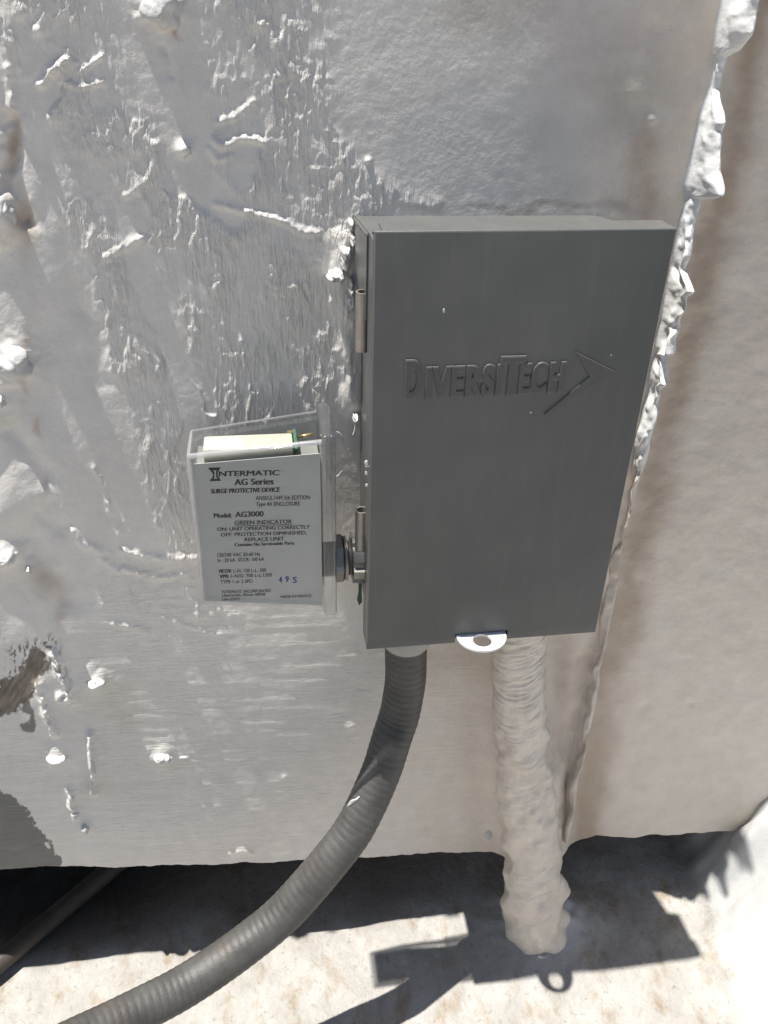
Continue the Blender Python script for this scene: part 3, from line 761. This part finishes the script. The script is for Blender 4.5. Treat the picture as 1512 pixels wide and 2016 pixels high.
def line_txt(txt, xl, yl, xr, yr, cap, bold=0.0, V=None, F=None, sp=1.0):
    V = tv if V is None else V; F = tf if F is None else F
    co, fs = font_mesh(txt, 0, 0, 0, sp)
    x = (co[:, 0] - co[:, 0].min()) / (co[:, 0].max() - co[:, 0].min()); y = co[:, 1] / CAP
    n0 = len(V)
    L0 = np.array(lab_pt(*zp(xl, yl), d=.00012)); L1 = np.array(lab_pt(*zp(xr, yr), d=.00012))
    up = np.array(lab_pt(*zp(xl, yl - cap), d=.00012)) - L0
    ex = (L1 - L0) / np.linalg.norm(L1 - L0) * np.linalg.norm(up)
    shifts = [(0, 0)] if bold < .008 else [(-bold * 1.5, 0), (bold * 1.5, -.00003), (0, -.00006)]
    if bold >= .008: L0, L1 = L0 + ex * bold * 1.5, L1 - ex * bold * 1.5
    for sh, dy in shifts:
        n0 = len(V)
        for a, b in zip(x, y): V.append(tuple(L0 + (L1 - L0) * a + up * b + ex * sh + np.array([0, dy, 0])))
        F.extend([tuple(i + n0 for i in f) for f in fs])
for a in [("NTERMATIC", 342, 597, 795, 588, 37, .045), ("AG Series", 458, 663, 752, 656, 45, .045), ("SURGE PROTECTIVE DEVICE", 283, 724, 797, 711, 32, .045), ("ANSI/UL1449 5th EDITION", 617, 774, 1022, 768, 30, .009),
          ("Type 4X ENCLOSURE", 620, 819, 946, 814, 30, .009), ("Model:", 305, 905, 440, 903, 33, .045), ("AG3000", 463, 901, 677, 894, 39, .04), ("GREEN INDICATOR", 460, 957, 888, 947, 29, .025),
          ("ON: UNIT OPERATING CORRECTLY", 330, 1004, 1020, 985, 26, .025), ("OFF: PROTECTION DIMINISHED,", 358, 1044, 998, 1028, 26, .025), ("REPLACE UNIT", 535, 1081, 830, 1073, 27, .025),
          ("Contains No Serviceable Parts", 460, 1117, 905, 1104, 23, .04), ("120/240 VAC 50-60 Hz", 332, 1196, 650, 1187, 26, .010), ("In : 20 kA  SCCR: 100 kA", 335, 1235, 680, 1224, 25, .010),
          ("MCOV:", 345, 1316, 440, 1313, 26, .045), ("L-N: 150 L-L: 300", 453, 1313, 695, 1306, 25, .010), ("VPR:", 348, 1355, 420, 1352, 26, .045), ("L-N/G: 700 L-L:1200", 433, 1351, 738, 1342, 25, .010),
          ("TYPE 1 or 2 SPD", 355, 1394, 593, 1389, 25, .010), ("INTERMATIC INCORPORATED", 366, 1468, 730, 1457, 21, .010), ("Libertyville, Illinois 60048", 366, 1493, 690, 1483, 20, .010),
          ("154--03931", 368, 1523, 498, 1518, 18, .010), ("MADE IN MEXICO", 805, 1504, 1032, 1495, 20, .010)]:
    line_txt(*a)
line_txt(".", 800, 562, 806, 562, 20)
def quad(pts, V, F, d=.00012):
    n0 = len(V); V.extend([tuple(lab_pt(*zp(*p), d=d)) for p in pts]); F.append(tuple(range(n0, n0 + len(pts))))
quad([(460, 964), (888, 953), (888, 957), (460, 968)], tv, tf)
quad([(262, 533), (355, 530), (334, 570), (336, 592), (360, 630), (275, 634), (302, 592), (296, 572)], tv, tf)
for t_, xl, yl, xr, yr, cp, bo in (("4", 790, 1387, 815, 1387, 44, .03), ("9", 838, 1382, 864, 1382, 42, .03), ("S", 893, 1390, 924, 1388, 44, .03)): line_txt(t_, xl, yl, xr, yr, cp, bo, bv, bf)
fix(mesh_obj('label_print', tv, tf, M_ink, None, smooth=False)).parent = label
fix(mesh_obj('date_stamp', bv, bf, M_blue, None, smooth=False)).parent = label
iv = []; if_ = []
quad([(303, 552), (328, 551), (328, 557), (321, 558), (323, 606), (331, 606), (331, 613), (306, 614), (306, 608), (312, 607), (310, 558), (303, 558)], iv, if_, .00022)
fix(mesh_obj('logo_letter', iv, if_, M_label, None, smooth=False)).parent = label
# innards seen through the top
bm_obj('surge_module', box_bm(-.0888, -.0240, .0132, .0376, .0375 + G, .1190 + G, .001, 2), simple('grey_module', (.22, .215, .20), .6), spd, smooth=True, angle=math.radians(40))
bm_obj('potting_block', box_bm(-.0832, -.0375, .0140, .0300, .1191 + G, .1282 + G, .0012, 2), M_cream, spd, smooth=True, angle=math.radians(40))
bm_obj('circuit_board', box_bm(-.0370, -.0354, .0135, .0365, .1191 + G, .1270 + G), M_pcb, spd)
bm = bmesh.new(); cyl(bm, (-.0350, .0335, .1235 + G), (-.0262, .0335, .1250 + G), .0009, n=10)
bm_obj('lead_wire', bm, M_gold, spd, smooth=True)
bm = bmesh.new(); cyl(bm, (-.0384, .0330, .1192 + G), (-.0384, .0330, .1272 + G), .0018, n=14)
bm_obj('capacitor', bm, M_gold, spd, smooth=True, angle=math.radians(40))
# threaded nipple, hex nut and toothed locknut
NC = Vector((0, .0250, G + .0490))
def along(bm, prof, n=36): return lathe(bm, NC, (1, 0, 0), prof, n)
bm = bmesh.new(); prof_ = []
xx = -.0300
while xx < .006:
    prof_ += [(xx, .0096), (xx + .0007, .0104)]; xx += .0014
along(bm, [(-.0300, .0001)] + prof_ + [(.006, .0001)])
bmesh.ops.recalc_face_normals(bm, faces=bm.faces); bm_obj('threaded_nipple', bm, M_zinc, spd, smooth=True, angle=math.radians(30))
def hexnut(name, x0, x1, r, n, mat):
    bm = bmesh.new(); lathe(bm, NC, (1, 0, 0), [(x0, .009), (x0, r * .95), (x0 + .0007, r), (x1 - .0007, r), (x1, r * .95), (x1, .009)], n)
    bmesh.ops.recalc_face_normals(bm, faces=bm.faces); return bm_obj(name, bm, mat, spd)
hexnut('hex_nut', -.0164, -.0112, .0138, 6, M_zinc)
bm = bmesh.new(); lathe(bm, NC, (1, 0, 0), [(-.0108, .009), (-.0108, .0128), (-.0092, .0131), (-.0090, .009)], 40); bmesh.ops.recalc_face_normals(bm, faces=bm.faces)
bm_obj('washer', bm, M_zinc, spd, smooth=True, angle=math.radians(30))
bm = bmesh.new(); nT = 8
ring0 = []
for k in range(nT * 8):
    t = 2 * math.pi * k / (nT * 8); r = .0148 if (k % 8) < 5 else .0124
    ring0.append((r * math.cos(t), r * math.sin(t)))
A = [bm.verts.new(NC + Vector((-.0062, a, b))) for a, b in ring0]; C = [bm.verts.new(NC + Vector((-.0002, a * 1.03, b * 1.03))) for a, b in ring0]
bm.faces.new(A); bm.faces.new(C[::-1])
for i in range(len(A)): bm.faces.new((A[i], A[(i + 1) % len(A)], C[(i + 1) % len(A)], C[i]))
bmesh.ops.recalc_face_normals(bm, faces=bm.faces)
bm_obj('toothed_locknut', bm, M_zinc, spd)

# scrap of green tape between box and wall
bm = bmesh.new(); pts = [(706, 1140), (712, 1142), (713, 1185), (707, 1192), (703, 1181), (706, 1165)]
A = [bm.verts.new(onY(u, v, .045)) for u, v in pts]; C = [bm.verts.new(Vector(onY(u, v, .045)) + Vector((0, .0006, 0))) for u, v in pts]
bm.faces.new(A); bm.faces.new(C[::-1])
for i in range(len(A)): bm.faces.new((A[i], A[(i + 1) % len(A)], C[(i + 1) % len(A)], C[i]))
bmesh.ops.recalc_face_normals(bm, faces=bm.faces)
bm_obj('tape_scrap', bm, M_green, ebox)

# ------------------------------------------------------------------ flexible conduit
def hose_mat():
    m, t, b = new_mat('grey_pvc_jacket'); tc = N_(t, 'ShaderNodeTexCoord').outputs['Object']
    c = ramp(t, noise(t, tc, 55, 6, .65), .3, .72, (.052, .0505, .048), (.094, .091, .086))
    c = mult(t, c, ramp(t, noise(t, tc, 700, 3, .6), .66, .74, (1, 1, 1), (2.6, 2.5, 2.3)), .8)
    c = mult(t, c, ramp(t, noise(t, tc, 30, 3, .6), .56, .68, (1, 1, 1), (1.1, .97, .85)), .6)
    t.links.new(c, b.inputs['Base Color']); b.inputs['Roughness'].default_value = .5; b.inputs['Specular IOR Level'].default_value = .45
    bump(t, noise(t, tc, 800, 4, .6), b, 1.0, .00025); return m
hp = [(799, 1262, .031), (799, 1290, .031), (798, 1340, .031), (788, 1400, .0285), (774, 1445, .0235), (748, 1525, .0145), (708, 1612, .002), (664, 1677, -.008), (566, 1790, -.022), (483, 1860, -.034), (373, 1936, -.05), (272, 1990, -.066), (160, 2045, -.084), (40, 2100, -.105), (-120, 2160, -.13)]
hc = [onY(u, v, y) for u, v, y in hp]
tail = hc[-1]
hc += [np.array([tail[0] - .10, tail[1] - .035, max(.09, tail[2] - .04)]), np.array([tail[0] - .22, tail[1] - .07, .045]), np.array([tail[0] - .36, tail[1] - .08, .0145]), np.array([tail[0] - .60, tail[1] - .06, .0145])]
C, s = catmull(hc, 1500)
T, U, Vv = frames(C)
na = 40; ang = np.linspace(0, 2 * np.pi, na + 1)
r0 = .0134
rib = np.abs(np.sin(np.pi * (s[:, None] / .0052 + ang[None, :] / (2 * np.pi)))) ** .7
rad = r0 + .00032 * (rib - .6) + (fbm(s[:, None] * 60 + ang * 0, ang[None] * 1.0 + s[:, None] * 0, 4, 3) - .5) * .0004
Ph = C[:, None, :] + rad[..., None] * (np.cos(ang)[None, :, None] * U[:, None, :] + np.sin(ang)[None, :, None] * Vv[:, None, :])
hose = grid_obj('flexible_conduit', Ph, hose_mat())
tag(hose, 'dark grey ribbed flexible conduit curving from under the grey box to the roof', 'conduit')

# ------------------------------------------------------------------ coated conduit against the wall
cp = [(1018, 1255, .030, .0172), (1021, 1300, .030, .0170), (1024, 1400, .031, .0172), (1032, 1500, .033, .0180), (1038, 1580, .034, .0190), (1044, 1660, .035, .0205), (1050, 1740, .034, .0225), (1051, 1800, .034, .0240), (1050, 1850, .033, .0250), (1048, 1895, .036, .0265)]
cc = [np.r_[onY(u, v, y), r] for u, v, y, r in cp]
first = cc[0].copy(); first[2] = G + .008
last = cc[-1].copy(); last[2] = -.004; last[3] = .029; last[1] = .038
cc = [first] + [q for q in cc[1:] if q[2] > .01] + [last]
C4, s = catmull(cc, 620); C = C4[:, :3]; R4 = C4[:, 3]
T, U, Vv = frames(C)
na = 90; ang = np.linspace(0, 2 * np.pi, na + 1); aw = np.abs(ang - np.pi) / np.pi * 6
cs = (np.cos(ang) * 2.2)[None]; sn = (np.sin(ang) * 2.2)[None]; ss = s[:, None]
low = sstep(.05, .16, ss)
wr = np.abs(fbm(ss * 230 + .35 * cs * (1 + sn * .3), cs * .55 + 4 + ss * 6, 6, 3) - .5) * 2
lum = .7 * (fbm(ss * 52 + sn * .3, cs * .9 + 7, 9, 2) + fbm(ss * 44 + 30 + cs * .4, sn * .9 + 3, 4, 2) - 1)
lum2 = fbm(ss * 120 + sn * .8, cs * 1.6 + 3 + sn * .9, 2, 3) - .5
rr = R4[:, None] + .0017 * (.5 - wr) * (1 - low * .7) + low * (.0075 * lum + .0018 * lum2) + .0003 * (fbm(ss * 300, cs * 3 + sn, 3, 2) - .5)
dirv = np.cos(ang)[None, :, None] * U[:, None, :] + np.sin(ang)[None, :, None] * Vv[:, None, :]
Pc = C[:, None, :] + rr[..., None] * dirv
uu, vv = toPix(Pc.reshape(-1, 3)); uu = uu.reshape(Pc.shape[:2]); vv = vv.reshape(Pc.shape[:2])
side = np.clip(dirv[..., 0], -1, 1)
for sg, vc, wd, ht in [(1, 1745, 24, .0085), (1, 1802, 17, .0075), (1, 1858, 22, .0085), (1, 1690, 26, .003), (1, 1445, 12, .003), (1, 1600, 60, .005), (-1, 1785, 22, .006), (-1, 1660, 22, .004), (-1, 1560, 55, .005), (-1, 1500, 14, .003), (1, 1890, 22, .004), (-1, 1860, 30, .005)]:
    k = np.exp(-np.abs((vv - vc) / wd) ** 3) * np.clip(side * sg, 0, 1) ** 3
    rr = rr + (.75 if vc < 1770 else .5) * ht * k
Pc = C[:, None, :] + rr[..., None] * dirv
# the coat runs the pipe into the wall
Pc[..., 1] = np.minimum(Pc[..., 1], .0705)
# scalloped drips down the right-hand side
uu, vv = toPix(Pc.reshape(-1, 3)); uu = uu.reshape(Pc.shape[:2]); vv = vv.reshape(Pc.shape[:2])
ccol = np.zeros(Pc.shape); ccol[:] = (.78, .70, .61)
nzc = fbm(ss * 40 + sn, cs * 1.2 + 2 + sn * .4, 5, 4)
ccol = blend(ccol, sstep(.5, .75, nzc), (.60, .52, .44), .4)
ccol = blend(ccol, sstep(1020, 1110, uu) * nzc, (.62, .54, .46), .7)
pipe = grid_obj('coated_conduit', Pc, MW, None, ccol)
tag(pipe, 'conduit thickly smeared with white roof coating running down the wall to the roof', 'conduit')
pipe_mat = MW
# ------------------------------------------------------------------ bare pipe lying under the unit
a = onZ(200, 1722, .014); b = onZ(-20, 1905, .014); d = (b - a) / np.linalg.norm(b - a)
pts = [a - d * .30, a - d * .1, a, .5 * (a + b), b, b + d * .25, b + d * .6]
pts = [np.array([q[0], q[1], .0115]) for q in pts]
C, s = catmull(pts, 160); T, U, Vv = frames(C); ang = np.linspace(0, 2 * np.pi, 33)
Pp = C[:, None, :] + .0085 * (1 + .05 * (fbm(s[:, None] * 60, ang[None] * 2, 3, 3) - .5))[..., None] * (np.cos(ang)[None, :, None] * U[:, None, :] + np.sin(ang)[None, :, None] * Vv[:, None, :])
lp = grid_obj('loose_pipe', Pp, simple('dusty_pipe', (.06, .05, .04), .6, 0, .4, .35, 25, .0003, 300))
tag(lp, 'dusty pipe lying on the roof in the dark gap under the wall', 'pipe')

bm = bmesh.new(); bmesh.ops.create_icosphere(bm, subdivisions=3, radius=1)
pu, pv = toPix(Ph.reshape(-1, 3)); dd = np.hypot(pu - 692, pv - 1576); near = np.where(dd < 5)[0]
flat = Ph.reshape(-1, 3); sm = flat[near[np.argmin(np.linalg.norm(flat[near] - CC, axis=1))]]
for q in bm.verts:
    p = q.co; k = 1 + .9 * (fbm(np.array([p.x * 2.2]), np.array([p.z * 2.2 + p.y]), 3, 2)[0] - .5)
    q.co = Vector((p.x * .0022 * k + p.z * .0035, p.y * .0012 - p.z * .0010, p.z * .0050 * k)) + Vector(sm)
o = bm_obj('paint_smear', bm, simple('grey_smear', (.50, .50, .49), .5), None, smooth=True); o.parent = hose
